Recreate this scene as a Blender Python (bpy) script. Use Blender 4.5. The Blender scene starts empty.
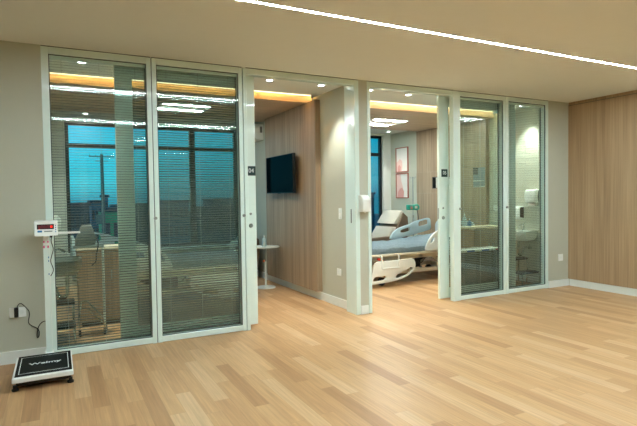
import bpy, bmesh, math, random
from mathutils import Vector, Matrix
random.seed(7)
S = bpy.context.scene
C = bpy.data.collections.new('hospital_lobby'); S.collection.children.link(C)
PI = math.pi
H = 2.7

# ------------------------------------------------------------------ materials
def srgb(r, g, b):
    f = lambda c: (c/255)/12.92 if c/255 <= .04045 else ((c/255+.055)/1.055)**2.4
    return (f(r), f(g), f(b), 1)
def newmat(n):
    m = bpy.data.materials.new(n); m.use_nodes = True
    nt = m.node_tree; nt.nodes.clear()
    o = nt.nodes.new('ShaderNodeOutputMaterial')
    return m, nt, o
def N(nt, t, **kw):
    n = nt.nodes.new(t)
    for k, v in kw.items():
        if k in n.inputs: n.inputs[k].default_value = v
        else: setattr(n, k, v)
    return n
def basic(n, col, rough=.5, metal=0., spec=.5, var=.06, scale=9., bump=0., trans=0.):
    m, nt, o = newmat(n)
    p = N(nt, 'ShaderNodeBsdfPrincipled', Roughness=rough, Metallic=metal)
    p.inputs['Specular IOR Level'].default_value = spec
    g = N(nt, 'ShaderNodeNewGeometry')
    no = N(nt, 'ShaderNodeTexNoise', Scale=scale, Detail=3.)
    nt.links.new(g.outputs['Position'], no.inputs['Vector'])
    r = N(nt, 'ShaderNodeMapRange'); r.inputs[3].default_value = 1-var; r.inputs[4].default_value = 1+var
    nt.links.new(no.outputs['Fac'], r.inputs[0])
    mx = N(nt, 'ShaderNodeVectorMath', operation='SCALE'); mx.inputs[0].default_value = col[:3]
    nt.links.new(r.outputs[0], mx.inputs['Scale'])
    nt.links.new(mx.outputs[0], p.inputs['Base Color'])
    if bump:
        b = N(nt, 'ShaderNodeBump', Strength=bump, Distance=.01)
        n2 = N(nt, 'ShaderNodeTexNoise', Scale=scale*6, Detail=4.)
        nt.links.new(g.outputs['Position'], n2.inputs['Vector'])
        nt.links.new(n2.outputs['Fac'], b.inputs['Height']); nt.links.new(b.outputs[0], p.inputs['Normal'])
    nt.links.new(p.outputs[0], o.inputs[0])
    return m
def emis(n, col, s):
    m, nt, o = newmat(n)
    e = N(nt, 'ShaderNodeEmission', Color=col, Strength=s)
    nt.links.new(e.outputs[0], o.inputs[0]); return m
def glass(n, tint, ior=1.7):
    m, nt, o = newmat(n)
    t = N(nt, 'ShaderNodeBsdfTransparent', Color=tint)
    g = N(nt, 'ShaderNodeBsdfGlossy', Roughness=.025)
    f = N(nt, 'ShaderNodeFresnel', IOR=ior)
    ge = N(nt, 'ShaderNodeNewGeometry'); mr = N(nt, 'ShaderNodeMapRange')
    mr.inputs[3].default_value = ior; mr.inputs[4].default_value = 1.0005    # a thin pane mirrors once: both faces' share on the entry face
    nt.links.new(ge.outputs['Backfacing'], mr.inputs[0]); nt.links.new(mr.outputs[0], f.inputs['IOR'])
    x = N(nt, 'ShaderNodeMixShader')
    nt.links.new(f.outputs[0], x.inputs[0]); nt.links.new(t.outputs[0], x.inputs[1]); nt.links.new(g.outputs[0], x.inputs[2])
    nt.links.new(x.outputs[0], o.inputs[0]); return m
def wood(n, dark, mid, light, axis=2, fine=70., rough=.45, along=1.1):
    m, nt, o = newmat(n)
    p = N(nt, 'ShaderNodeBsdfPrincipled', Roughness=rough)
    g = N(nt, 'ShaderNodeNewGeometry')
    def stretched(sc_across, sc_along):
        mp = N(nt, 'ShaderNodeMapping')
        s = [sc_across]*3; s[axis] = sc_along
        mp.inputs['Scale'].default_value = s
        nt.links.new(g.outputs['Position'], mp.inputs['Vector']); return mp
    a = stretched(fine, along); n1 = N(nt, 'ShaderNodeTexNoise', Scale=1., Detail=4.)
    nt.links.new(a.outputs[0], n1.inputs['Vector'])
    b = stretched(fine/9, along/3); n2 = N(nt, 'ShaderNodeTexNoise', Scale=1., Detail=2.)
    nt.links.new(b.outputs[0], n2.inputs['Vector'])
    ad = N(nt, 'ShaderNodeMath', operation='ADD')
    ml = N(nt, 'ShaderNodeMath', operation='MULTIPLY'); ml.inputs[1].default_value = .6
    ml2 = N(nt, 'ShaderNodeMath', operation='MULTIPLY'); ml2.inputs[1].default_value = .4
    nt.links.new(n1.outputs['Fac'], ml.inputs[0]); nt.links.new(n2.outputs['Fac'], ml2.inputs[0])
    nt.links.new(ml.outputs[0], ad.inputs[0]); nt.links.new(ml2.outputs[0], ad.inputs[1])
    r = N(nt, 'ShaderNodeValToRGB')
    r.color_ramp.elements[0].position = .32; r.color_ramp.elements[0].color = dark
    r.color_ramp.elements[1].position = .68; r.color_ramp.elements[1].color = light
    e = r.color_ramp.elements.new(.5); e.color = mid
    nt.links.new(ad.outputs[0], r.inputs[0]); nt.links.new(r.outputs[0], p.inputs['Base Color'])
    bp = N(nt, 'ShaderNodeBump', Strength=.12, Distance=.004)
    nt.links.new(n1.outputs['Fac'], bp.inputs['Height']); nt.links.new(bp.outputs[0], p.inputs['Normal'])
    nt.links.new(p.outputs[0], o.inputs[0]); return m
def plank_floor():
    m, nt, o = newmat('plank_vinyl')
    p = N(nt, 'ShaderNodeBsdfPrincipled', Roughness=.42)
    p.inputs['Specular IOR Level'].default_value = .28
    g = N(nt, 'ShaderNodeNewGeometry'); sp = N(nt, 'ShaderNodeSeparateXYZ')
    nt.links.new(g.outputs['Position'], sp.inputs[0])
    def M(op, a, b=None):
        x = N(nt, 'ShaderNodeMath', operation=op)
        for i, v in ((0, a), (1, b)):
            if v is None: continue
            if isinstance(v, (int, float)): x.inputs[i].default_value = v
            else: nt.links.new(v, x.inputs[i])
        return x.outputs[0]
    W, L = .104, .92
    u = M('DIVIDE', sp.outputs['X'], W); iu = M('FLOOR', u); fu = M('FRACT', u)
    w1 = N(nt, 'ShaderNodeTexWhiteNoise', noise_dimensions='1D'); nt.links.new(iu, w1.inputs['W'])
    v = M('ADD', M('DIVIDE', sp.outputs['Y'], L), M('MULTIPLY', w1.outputs['Value'], 7.3))
    iv = M('FLOOR', v); fv = M('FRACT', v)
    cb = N(nt, 'ShaderNodeCombineXYZ'); nt.links.new(iu, cb.inputs[0]); nt.links.new(iv, cb.inputs[1])
    w2 = N(nt, 'ShaderNodeTexWhiteNoise', noise_dimensions='2D'); nt.links.new(cb.outputs[0], w2.inputs['Vector'])
    r = N(nt, 'ShaderNodeValToRGB')
    els = r.color_ramp.elements
    els[0].position = 0; els[0].color = FLOOR[0]
    els[1].position = 1; els[1].color = FLOOR[4]
    for pos, c in ((.14, FLOOR[1]), (.42, FLOOR[2]), (.74, FLOOR[3])):
        e = els.new(pos); e.color = c
    nt.links.new(w2.outputs['Value'], r.inputs[0])
    mp = N(nt, 'ShaderNodeMapping'); mp.inputs['Scale'].default_value = (60, 2.2, 1)
    nt.links.new(g.outputs['Position'], mp.inputs['Vector'])
    av = N(nt, 'ShaderNodeVectorMath', operation='ADD')
    nt.links.new(mp.outputs[0], av.inputs[0]); nt.links.new(w2.outputs['Color'], av.inputs[1])
    sc = N(nt, 'ShaderNodeVectorMath', operation='SCALE'); sc.inputs['Scale'].default_value = 30
    nt.links.new(w2.outputs['Color'], sc.inputs[0]); nt.links.new(sc.outputs[0], av.inputs[1])
    no = N(nt, 'ShaderNodeTexNoise', Scale=1., Detail=5., Roughness=.6)
    nt.links.new(av.outputs[0], no.inputs['Vector'])
    gr = N(nt, 'ShaderNodeMapRange'); gr.inputs[1].default_value = .3; gr.inputs[2].default_value = .7
    gr.inputs[3].default_value = .84; gr.inputs[4].default_value = 1.12
    nt.links.new(no.outputs['Fac'], gr.inputs[0])
    eu = M('MINIMUM', fu, M('SUBTRACT', 1., fu)); ev = M('MINIMUM', fv, M('SUBTRACT', 1., fv))
    seam = M('MAXIMUM', M('LESS_THAN', eu, .012), M('LESS_THAN', ev, .0016))
    sd = M('SUBTRACT', 1., M('MULTIPLY', seam, .16))
    tot = M('MULTIPLY', gr.outputs[0], sd)
    mx = N(nt, 'ShaderNodeVectorMath', operation='SCALE')
    nt.links.new(r.outputs[0], mx.inputs[0]); nt.links.new(tot, mx.inputs['Scale'])
    nt.links.new(mx.outputs[0], p.inputs['Base Color'])
    nt.links.new(p.outputs[0], o.inputs[0]); return m

FLOOR = [srgb(172,131,89), srgb(187,146,102), srgb(193,152,107), srgb(198,158,113), srgb(205,170,128)]
MT = {}
MT['floor'] = plank_floor()
MT['paint'] = basic('beige_wall_paint', srgb(190,192,174), .8, var=.02, bump=.03, scale=12)
MT['ceiling'] = basic('ceiling_paint', srgb(229,233,226), .9, var=.015)
MT['roomwhite'] = basic('white_room_paint', srgb(212,216,208), .8, var=.02)
MT['skirt'] = basic('white_skirting', srgb(230,236,230), .45, var=.02)
MT['alu'] = basic('pale_aluminium', srgb(222,240,232), .2, 0., .6, var=.02)
MT['leaf'] = basic('lacquered_door', srgb(224,240,232), .05, 0., .7, var=.015)
MT['seam'] = basic('dark_gasket', srgb(60,78,78), .6)
MT['slat'] = basic('blind_slat', srgb(74,92,88), .5, 0., .3, var=.03)
MT['cord'] = basic('blind_cord', srgb(150,165,155), .8)
MT['glass'] = glass('partition_glass', (.955,.99,.975,1))
MT['winglass'] = glass('window_glass', (.93,.97,.97,1))
MT['oak'] = wood('oak_veneer', srgb(154,127,96), srgb(177,149,114), srgb(194,167,132), fine=90.)
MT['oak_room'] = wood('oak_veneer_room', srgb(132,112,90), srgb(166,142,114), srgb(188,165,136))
MT['canopy'] = wood('oak_canopy', srgb(186,160,130), srgb(204,178,148), srgb(218,194,164), axis=0)
MT['led'] = emis('led_white', (.8,.98,1.06,1), 196)
MT['ledwarm'] = emis('led_warm', (1,.5,.15,1), 75)
MT['ledwarm2'] = emis('led_warm_pale', (1,.68,.4,1), 85)
MT['ledline'] = emis('led_warm_line', (1,.8,.5,1), 2.6)
MT['lamp'] = emis('downlight_lens', (.85,.97,1,1), 20)
MT['tube'] = emis('luminaire_tube', (.9,1,1,1), 95)
MT['tube2'] = emis('luminaire_tube_bright', (.9,1,1,1), 260)
MT['white'] = basic('white_plastic', srgb(238,242,236), .35, var=.01)
MT['bedwhite'] = basic('bed_white_plastic', srgb(232,234,226), .35, var=.01)
MT['railblue'] = basic('pale_blue_plastic', srgb(186,204,208), .4, var=.01)
MT['cream'] = basic('cream_enamel', srgb(234,228,208), .4, var=.02)
MT['black'] = basic('black_plastic', srgb(18,20,20), .45, var=.02)
MT['rubber'] = basic('black_rubber', srgb(10,16,14), .6, 0., .2, var=.08, scale=80)
MT['darkteal'] = basic('dark_teal_plate', srgb(8,46,44), .4, var=.02)
MT['ink'] = basic('white_ink', srgb(225,232,228), .6, var=.01)
MT['screen'] = basic('tv_glass', srgb(4,7,10), .07, 0., .3, var=.02)
MT['screen'].node_tree.nodes['Principled BSDF'].inputs['IOR'].default_value = 1.07
MT['red'] = emis('red_digits', (1,.03,.02,1), 1.4)
MT['reddark'] = basic('red_window', srgb(90,12,14), .3)
MT['pink'] = basic('pink_label', srgb(226,60,130), .5)
MT['bluelabel'] = basic('blue_label', srgb(40,120,170), .5)
MT['chrome'] = basic('chrome', srgb(205,212,210), .15, 1., .5, var=.01)
MT['steel'] = basic('brushed_steel', srgb(150,158,152), .35, .9, var=.03)
MT['sheet'] = basic('blue_grey_sheet', srgb(120,138,146), .85, var=.26, scale=30, bump=1.)
MT['leather'] = basic('beige_leather', srgb(186,178,160), .5, var=.03, bump=.05)
MT['brown'] = basic('brown_upholstery', srgb(104,84,64), .6, var=.05)
MT['rosewood'] = basic('rose_wood_frame', srgb(172,100,82), .5, var=.05)
MT['paper'] = basic('white_paper', srgb(232,226,216), .8, var=.01)
MT['blush'] = basic('blush_pigment', srgb(220,160,150), .8, var=.05)
MT['blush2'] = basic('pale_blush_pigment', srgb(232,196,184), .8, var=.04)
MT['green'] = basic('green_pump_plastic', srgb(30,140,116), .4, var=.02)
MT['orange'] = basic('orange_plastic', srgb(225,100,30), .4)
MT['redplastic'] = basic('red_plastic', srgb(215,50,40), .4)
MT['blueplastic'] = basic('blue_plastic', srgb(40,110,200), .4)
MT['ceramic'] = basic('ceramic', srgb(222,228,220), .15, 0., .6, var=.01)
MT['bin'] = basic('grey_brown_bin', srgb(62,64,56), .5, var=.03)
MT['cabinet'] = wood('cabinet_wood', srgb(128,104,78), srgb(152,126,98), srgb(172,146,116))
MT['cabtop'] = basic('cream_worktop', srgb(222,206,176), .4, var=.02)
MT['frame'] = basic('black_window_frame', srgb(16,22,24), .4, var=.02)
MT['bottle'] = basic('clear_bottle', srgb(190,215,220), .15, 0., .6, var=.02)
MT['cobalt'] = basic('blue_cloth', srgb(20,90,150), .8, var=.05, bump=.3)
MT['greycloth'] = basic('grey_vinyl', srgb(120,124,118), .6, var=.05)
MT['notice'] = basic('notice_paper', srgb(120,140,146), .7, var=.04)
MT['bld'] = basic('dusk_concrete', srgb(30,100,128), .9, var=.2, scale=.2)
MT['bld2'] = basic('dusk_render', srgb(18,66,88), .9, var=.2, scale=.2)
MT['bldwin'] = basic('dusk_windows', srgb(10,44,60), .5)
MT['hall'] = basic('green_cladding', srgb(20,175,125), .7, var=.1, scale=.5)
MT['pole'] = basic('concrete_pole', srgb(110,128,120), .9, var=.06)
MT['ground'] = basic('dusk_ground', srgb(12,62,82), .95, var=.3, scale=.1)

# ------------------------------------------------------------------ builders
ORG = {}
class MB:
    def __init__(s): s.bm = bmesh.new()
    def box(s, x0, x1, y0, y1, z0, z1, bev=0., seg=2):
        r = bmesh.ops.create_cube(s.bm, size=1.)
        vs = r['verts']
        bmesh.ops.scale(s.bm, vec=(x1-x0, y1-y0, z1-z0), verts=vs)
        bmesh.ops.translate(s.bm, vec=((x0+x1)/2, (y0+y1)/2, (z0+z1)/2), verts=vs)
        if bev:
            es = list({e for v in vs for e in v.link_edges})
            bmesh.ops.bevel(s.bm, geom=es, offset=bev, segments=seg, affect='EDGES', profile=.5)
        return s
    def cyl(s, p0, p1, r0, r1=None, seg=16):
        p0, p1 = Vector(p0), Vector(p1); d = p1-p0
        r1 = r0 if r1 is None else r1
        m = Matrix.Translation((p0+p1)/2) @ d.to_track_quat('Z', 'Y').to_matrix().to_4x4()
        bmesh.ops.create_cone(s.bm, cap_ends=True, segments=seg, radius1=r0, radius2=r1, depth=d.length, matrix=m)
        return s
    def sph(s, c, r, sx=1, sy=1, sz=1, seg=16):
        m = Matrix.Translation(c) @ Matrix.Diagonal((sx, sy, sz, 1))
        bmesh.ops.create_uvsphere(s.bm, u_segments=seg, v_segments=seg//2, radius=r, matrix=m); return s
    def tube(s, pts, r, seg=8, smooth=True):
        P = [Vector(p) for p in pts]
        if smooth and len(P) > 2:
            Q = []
            for i in range(len(P)-1):
                a = P[max(i-1, 0)]; b = P[i]; c = P[i+1]; d = P[min(i+2, len(P)-1)]
                for k in range(5):
                    t = k/5
                    Q.append(.5*((2*b)+(-a+c)*t+(2*a-5*b+4*c-d)*t*t+(-a+3*b-3*c+d)*t**3))
            Q.append(P[-1]); P = Q
        rings = []; up = Vector((.123, .456, .88)).normalized()
        for i, p in enumerate(P):
            t = (P[min(i+1, len(P)-1)]-P[max(i-1, 0)]).normalized()
            a = up-t*up.dot(t)
            if a.length < 1e-3: a = Vector((1, 0, 0))-t*t.x
            a.normalize(); b = t.cross(a); up = a
            rings.append([s.bm.verts.new(p+(a*math.cos(2*PI*k/seg)+b*math.sin(2*PI*k/seg))*r) for k in range(seg)])
        for i in range(len(rings)-1):
            for k in range(seg):
                s.bm.faces.new((rings[i][k], rings[i][(k+1) % seg], rings[i+1][(k+1) % seg], rings[i+1][k]))
        s.bm.faces.new(rings[0][::-1]); s.bm.faces.new(rings[-1]); return s
    def lathe(s, prof, cx, cy, seg=24):
        rings = []
        for r, z in prof:
            rings.append([s.bm.verts.new((cx+max(r, .0004)*math.cos(2*PI*k/seg), cy+max(r, .0004)*math.sin(2*PI*k/seg), z)) for k in range(seg)])
        for i in range(len(rings)-1):
            for k in range(seg):
                s.bm.faces.new((rings[i][k], rings[i][(k+1) % seg], rings[i+1][(k+1) % seg], rings[i+1][k]))
        s.bm.faces.new(rings[0][::-1]); s.bm.faces.new(rings[-1]); return s
    def prism(s, poly, axis, a0, a1, bev=0.):
        # poly: 2D points in the two remaining axes (in x,y,z order)
        def mk(p, a):
            q = list(p); q.insert(axis, a); return s.bm.verts.new(q)
        A = [mk(p, a0) for p in poly]; B = [mk(p, a1) for p in poly]; n = len(poly)
        fs = [s.bm.faces.new(A), s.bm.faces.new(B[::-1])]
        for i in range(n): fs.append(s.bm.faces.new((A[i], B[i], B[(i+1) % n], A[(i+1) % n])))
        if bev:
            es = list({e for f in fs[:2] for e in f.edges})
            bmesh.ops.recalc_face_normals(s.bm, faces=fs)
            bmesh.ops.bevel(s.bm, geom=es, offset=bev, segments=2, affect='EDGES', profile=.5)
        return s
    def plate(s, outer, holes, th, M4, bev=.004, smooth=True):
        # a sheet with real holes: 2D curve filled and extruded, then placed by matrix M4
        cu = bpy.data.curves.new('tmp', 'CURVE'); cu.dimensions = '2D'; cu.fill_mode = 'BOTH'
        cu.extrude = th/2-bev; cu.bevel_depth = bev; cu.bevel_resolution = 1; cu.offset = -bev
        for loop in [outer]+list(holes):
            L = loop
            if smooth:
                L = []
                n = len(loop)
                for i in range(n):          # rounded corners
                    a, b, c = (Vector(loop[(i+k-1) % n]) for k in range(3))
                    d1 = min(.35*(a-b).length, .05); d2 = min(.35*(c-b).length, .05)
                    p = b+(a-b).normalized()*d1; q = b+(c-b).normalized()*d2
                    for t in (0, .33, .67, 1): L.append((p*(1-t)**2+b*2*t*(1-t)+q*t*t))
            sp = cu.splines.new('POLY'); sp.points.add(len(L)-1); sp.use_cyclic_u = True
            for pt, q in zip(sp.points, L): pt.co = (q[0], q[1], 0, 1)
        ob = bpy.data.objects.new('tmp', cu); S.collection.objects.link(ob)
        bpy.context.view_layer.update()
        me = bpy.data.meshes.new_from_object(ob.evaluated_get(bpy.context.evaluated_depsgraph_get()))
        me.transform(M4); s.bm.from_mesh(me)
        bpy.data.objects.remove(ob); bpy.data.curves.remove(cu); bpy.data.meshes.remove(me)
        return s
    def rot(s, ang, axis, piv):
        bmesh.ops.rotate(s.bm, verts=s.bm.verts, cent=piv, matrix=Matrix.Rotation(ang, 3, axis)); return s
    def build(s, name, mat, parent=None, smooth=False):
        bm = s.bm
        bmesh.ops.remove_doubles(bm, verts=bm.verts, dist=1e-6)
        bmesh.ops.recalc_face_normals(bm, faces=bm.faces)
        if parent is not None:
            ox = ORG[parent.name]
        elif bm.verts:
            xs = [v.co for v in bm.verts]
            ox = Vector(((min(v.x for v in xs)+max(v.x for v in xs))/2, (min(v.y for v in xs)+max(v.y for v in xs))/2, min(v.z for v in xs)))
        bmesh.ops.translate(bm, vec=-ox, verts=bm.verts)
        me = bpy.data.meshes.new(name); bm.to_mesh(me); bm.free()
        me.materials.append(MT[mat])
        if smooth:
            me.polygons.foreach_set('use_smooth', [True]*len(me.polygons))
            try: me.set_sharp_from_angle(angle=math.radians(40))
            except Exception: pass
        o = bpy.data.objects.new(name, me); C.objects.link(o)
        if parent is not None: o.parent = parent
        else: o.location = ox
        ORG[o.name] = ox.copy()
        return o
def tag(o, label, cat, group=None):
    o['label'] = label; o['category'] = cat
    if group: o['group'] = group
    return o
def thing(name, loc, label, cat, group=None):
    o = bpy.data.objects.new(name, None); C.objects.link(o); o.location = loc; o.empty_display_size = .1
    ORG[o.name] = Vector(loc); return tag(o, label, cat, group)
def struct(o, label=None):
    o['kind'] = 'structure'
    if label: o['label'] = label
    return o
def sthing(name, loc, label=None):
    o = bpy.data.objects.new(name, None); C.objects.link(o); o.location = loc; o.empty_display_size = .1
    ORG[o.name] = Vector(loc); return struct(o, label)
def text_mb(txt, size, th, M4, sx=1., bold=0.):
    cu = bpy.data.curves.new('tmp', 'FONT'); cu.body = txt; cu.size = size; cu.extrude = th; cu.offset = bold
    cu.align_x = 'CENTER'; cu.align_y = 'CENTER'
    ob = bpy.data.objects.new('tmp', cu); S.collection.objects.link(ob); bpy.context.view_layer.update()
    me = bpy.data.meshes.new_from_object(ob.evaluated_get(bpy.context.evaluated_depsgraph_get()))
    me.transform(M4 @ Matrix.Diagonal((sx, 1, 1, 1)))
    b = MB(); b.bm.from_mesh(me)
    bpy.data.objects.remove(ob); bpy.data.curves.remove(cu); bpy.data.meshes.remove(me)
    return b
def copy_tree(o, parent=None):
    c = o.copy(); C.objects.link(c)
    if parent is not None: c.parent = parent
    for ch in [k for k in o.children]: copy_tree(ch, c)
    return c
RX90 = Matrix.Rotation(PI/2, 4, 'X')      # local xy -> world xz, facing -y
def lamp_spot(name, loc, energy, ang, blend, col, parent, size=.03):
    l = bpy.data.lights.new(name, 'SPOT'); l.energy = energy; l.spot_size = ang; l.spot_blend = blend; l.color = col; l.shadow_soft_size = size
    o = bpy.data.objects.new(name, l); C.objects.link(o); o.parent = parent
    o.location = Vector(loc)-ORG[parent.name]; return o

# ------------------------------------------------------------------ room shell
XL, YB = -11.5, -8.5          # unseen far ends of the lobby
YW = 4.1                      # window wall of the rooms
struct(MB().box(XL, .4, YB, YW+.25, -.12, 0).build('floor', 'floor'), 'pale oak-look plank floor running into both rooms')
struct(MB().box(XL, .4, YB, 1.0, H, H+.12).build('ceiling', 'ceiling'), 'flat cream ceiling of the lobby')
struct(MB().box(-7.2, .4, 1.0, 3.1, 2.86, 2.98).build('ceiling_recess', 'ceiling'), 'ceiling above the timber canopies')
struct(MB().box(-7.2, .4, 3.06, YW+.25, H, H+.12).build('ceiling_window_side', 'roomwhite'), 'white ceiling strip along the windows')
# lobby walls
struct(MB().box(XL, -6.82, 0, .22, 0, H).build('wall_front_left', 'paint'), 'beige wall left of the glazing')
struct(MB().box(-.437, .12, 0, .16, 0, H).build('wall_front_right', 'paint'), 'beige wall between the glazing and the timber wall')
w = MB().box(0, .14, YB, 0, .1, H-.045).build('wall_right', 'oak'); struct(w, 'timber veneer wall with vertical grain')
MB().box(.006, .14, YB, 0, H-.045, H).build('top_strip', 'oak', w)
MB().box(-.004, .006, YB, -.001, H-.048, H-.043).build('shadow_gap', 'seam', w)
for k in range(1, 7):
    MB().box(-.0006, .004, -k*1.22-.001, -k*1.22+.001, .1, H-.05).build('panel_joint', 'brown', w)
struct(MB().box(XL-.15, XL, YB, 0, 0, H).build('wall_left', 'paint'), 'beige side wall of the lobby')
struct(MB().box(XL, .14, YB-.15, YB, 0, H).build('wall_back', 'paint'), 'beige back wall of the lobby')
struct(MB().box(.004, .16, YB, -.02, 0, .1).build('baseboard_right', 'skirt'), 'white baseboard under the timber wall')
struct(MB().box(XL, -6.822, -.016, 0, 0, .106, .004).build('baseboard_left', 'skirt'), 'white baseboard below the wall outlet')
struct(MB().box(-.436, .004, -.016, 0, 0, .1, .003).build('baseboard_front', 'skirt'), 'white baseboard in the right corner')
# pier between the two doors: also the wall between the rooms
struct(MB().box(-3.633, -3.52, .0, YW, 0, H).build('wall_middle', 'paint'), 'beige wall between the two rooms, ending in a narrow pier')
struct(MB().box(-3.634, -3.53, -.014, 0, 0, .1, .003).build('baseboard_pier', 'skirt'), 'white baseboard at the foot of the pier')
struct(MB().box(-3.647, -3.633, .225, YW, 0, .105, .003).build('baseboard_room', 'skirt'), 'white baseboard in the left room')
struct(MB().box(-6.98, -6.83, .22, YW, 0, H).build('wall_room_left', 'paint'), 'left wall of the left room')
struct(MB().box(-.26, 0, .16, YW, 0, H).build('wall_room_right', 'paint'), 'right wall of the right room')
struct(MB().box(-.274, -.26, .16, YW, 0, .1, .003).build('baseboard_room_right', 'skirt'), 'white baseboard in the right room')

# window wall of the rooms
def outer_window(n, x0, x1, z0, z1, verts, wl, wr):
    b = MB()
    b.box(wl, wr, YW, YW+.2, 0, z0).box(wl, wr, YW, YW+.2, z1, H)
    if x0 > wl: b.box(wl, x0, YW, YW+.2, z0, z1)
    if wr > x1: b.box(x1, wr, YW, YW+.2, z0, z1)
    struct(b.build('wall_window_%d' % n, 'roomwhite'), 'white wall around the window of room %s' % ('one' if n == 5 else 'two'))
    r = sthing('window_%d' % n, ((x0+x1)/2, YW+.1, z0), 'wide window with black frame looking over the town at dusk, in the %s room' % ('left' if n == 5 else 'right'))
    f = MB(); t = .055
    f.box(x0, x0+t, YW+.06, YW+.12, z0, z1).box(x1-t, x1, YW+.06, YW+.12, z0, z1).box(x0+t, x1-t, YW+.06, YW+.12, z0, z0+t).box(x0+t, x1-t, YW+.06, YW+.12, z1-t, z1)
    f.build('window_frame', 'frame', r)
    for v in verts: MB().box(v-.048, v+.048, YW+.055, YW+.125, z0+t, z1-t).build('mullion', 'frame', r)
    MB().box(x0+t, x1-t, YW+.058, YW+.122, 2.225, 2.295).build('transom', 'frame', r)
    MB().box(x0+t, x1-t, YW+.088, YW+.094, z0+t, z1-t).build('glass_pane', 'winglass', r)
    MB().box(x0-.02, x1+.02, YW-.1, YW+.06, z0-.03, z0).build('window_sill', 'skirt', r)
outer_window(5, -6.586, -3.72, .52, 2.64, (-4.545,), -6.83, -3.633)
outer_window(6, -3.35, -.455, .52, 2.66, (-2.2,), -3.52, -.26)

# timber canopies with a light cove in each room
def canopy(n, x0, x1, led):
    where = 'left' if n == 1 else 'right'
    o = sthing('ceiling_canopy_%d' % n, ((x0+x1)/2, 2, 2.635), 'dropped timber ceiling of the %s room' % where)
    MB().box(x0, x1, 1.2, 3.06, 2.635, 2.66).build('soffit', 'canopy', o)
    MB().box(x0, x1, 1.185, 1.2, 2.635, 2.683).build('lip', 'canopy', o)
    MB().box(x0, x1, 1.2, 1.22, 2.66, 2.86).build('fascia', 'canopy', o)
    l = thing('cove_light', ((x0+x1)/2, 1.015, 2.714), 'warm light line along the timber canopy of the %s room' % where, 'light', 'cove lights')
    MB().box(x0+.03, x1-.03, 1.012, 1.03, 2.724, 2.738).build('diffuser', led, l)
    MB().box(x0, x1, 1.0, 1.05, 2.714, 2.7205).box(x0, x1, 1.046, 1.05, 2.7205, 2.7325).box(x0, x1, 1.0, 1.012, 2.722, 2.745).build('rail', 'alu', l)  # unseen shelf and upstand, added to keep the diffuser's light off the lip
    MB().box(x0+.01, x1-.01, 1.194, 1.2, 2.731, 2.746).build('light_line', 'ledline', l)
canopy(1, -6.83, -3.633, 'ledwarm')
canopy(2, -3.52, -.26, 'ledwarm2')
# timber walls inside the rooms
o = sthing('wall_timber_1', (-3.67, 1.8, .115), 'timber wall panel behind the television')
MB().box(-3.712, -3.633, .95, 2.72, .118, 2.635).build('panel', 'oak_room', o)
o = sthing('wall_timber_2', (-.3, 2.2, .1), 'timber wall panel at the head of the bed')
MB().box(-.335, -.26, 1.29, 3.12, .1, 1.41).box(-.335, -.26, 1.29, 3.12, 1.816, 2.635).build('panel', 'oak_room', o)
MB().box(-.34, -.26, 2.64, 3.12, 1.412, 1.814).box(-.34, -.26, 1.6, 2.64, 1.715, 1.814).box(-.34, -.26, 1.6, 2.64, 1.412, 1.497).box(-.34, -.26, 1.6, 2.1, 1.497, 1.715).box(-.335, -.26, 1.29, 1.6, 1.41, 1.816).build('service_band', 'oak_room', o)
MB().box(-.344, -.262, 2.625, 2.64, 1.497, 1.715).box(-.344, -.262, 2.1, 2.625, 1.704, 1.715).box(-.344, -.262, 2.1, 2.625, 1.497, 1.506).build('niche_frame', 'black', o)
MB().box(-.29, -.262, 2.1, 2.6, 1.506, 1.704).build('niche_back', 'roomwhite', o)

# ------------------------------------------------------------------ glazed partition
def slats(x0, x1, z0, z1, yc, chord, pitch, tilt):
    b = MB(); n = int((z1-z0)/pitch)
    ct, st = math.cos(tilt), math.sin(tilt)
    prof = []
    for u in (-.5, 0, .5):
        c = .0016*(1-4*u*u)
        prof.append((u*chord, c))
    pr = [(a*ct-c*st, a*st+c*ct) for a, c in prof]
    for i in range(n):
        z = z0+pitch*(i+.5)
        loops = []
        for x in (x0, x1):
            top = [b.bm.verts.new((x, yc+a, z+c+.0003)) for a, c in pr]
            bot = [b.bm.verts.new((x, yc+a, z+c-.0003)) for a, c in pr]
            loops.append(top+bot[::-1])
        A, B = loops
        for k in range(6): b.bm.faces.new((A[k], A[(k+1) % 6], B[(k+1) % 6], B[k]))
        b.bm.faces.new((A[0], A[1], A[4], A[5])); b.bm.faces.new((A[1], A[2], A[3], A[4]))
        b.bm.faces.new((B[0], B[5], B[4], B[1])); b.bm.faces.new((B[1], B[4], B[3], B[2]))
    return b
ZB, ZT = .06, 2.632
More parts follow.
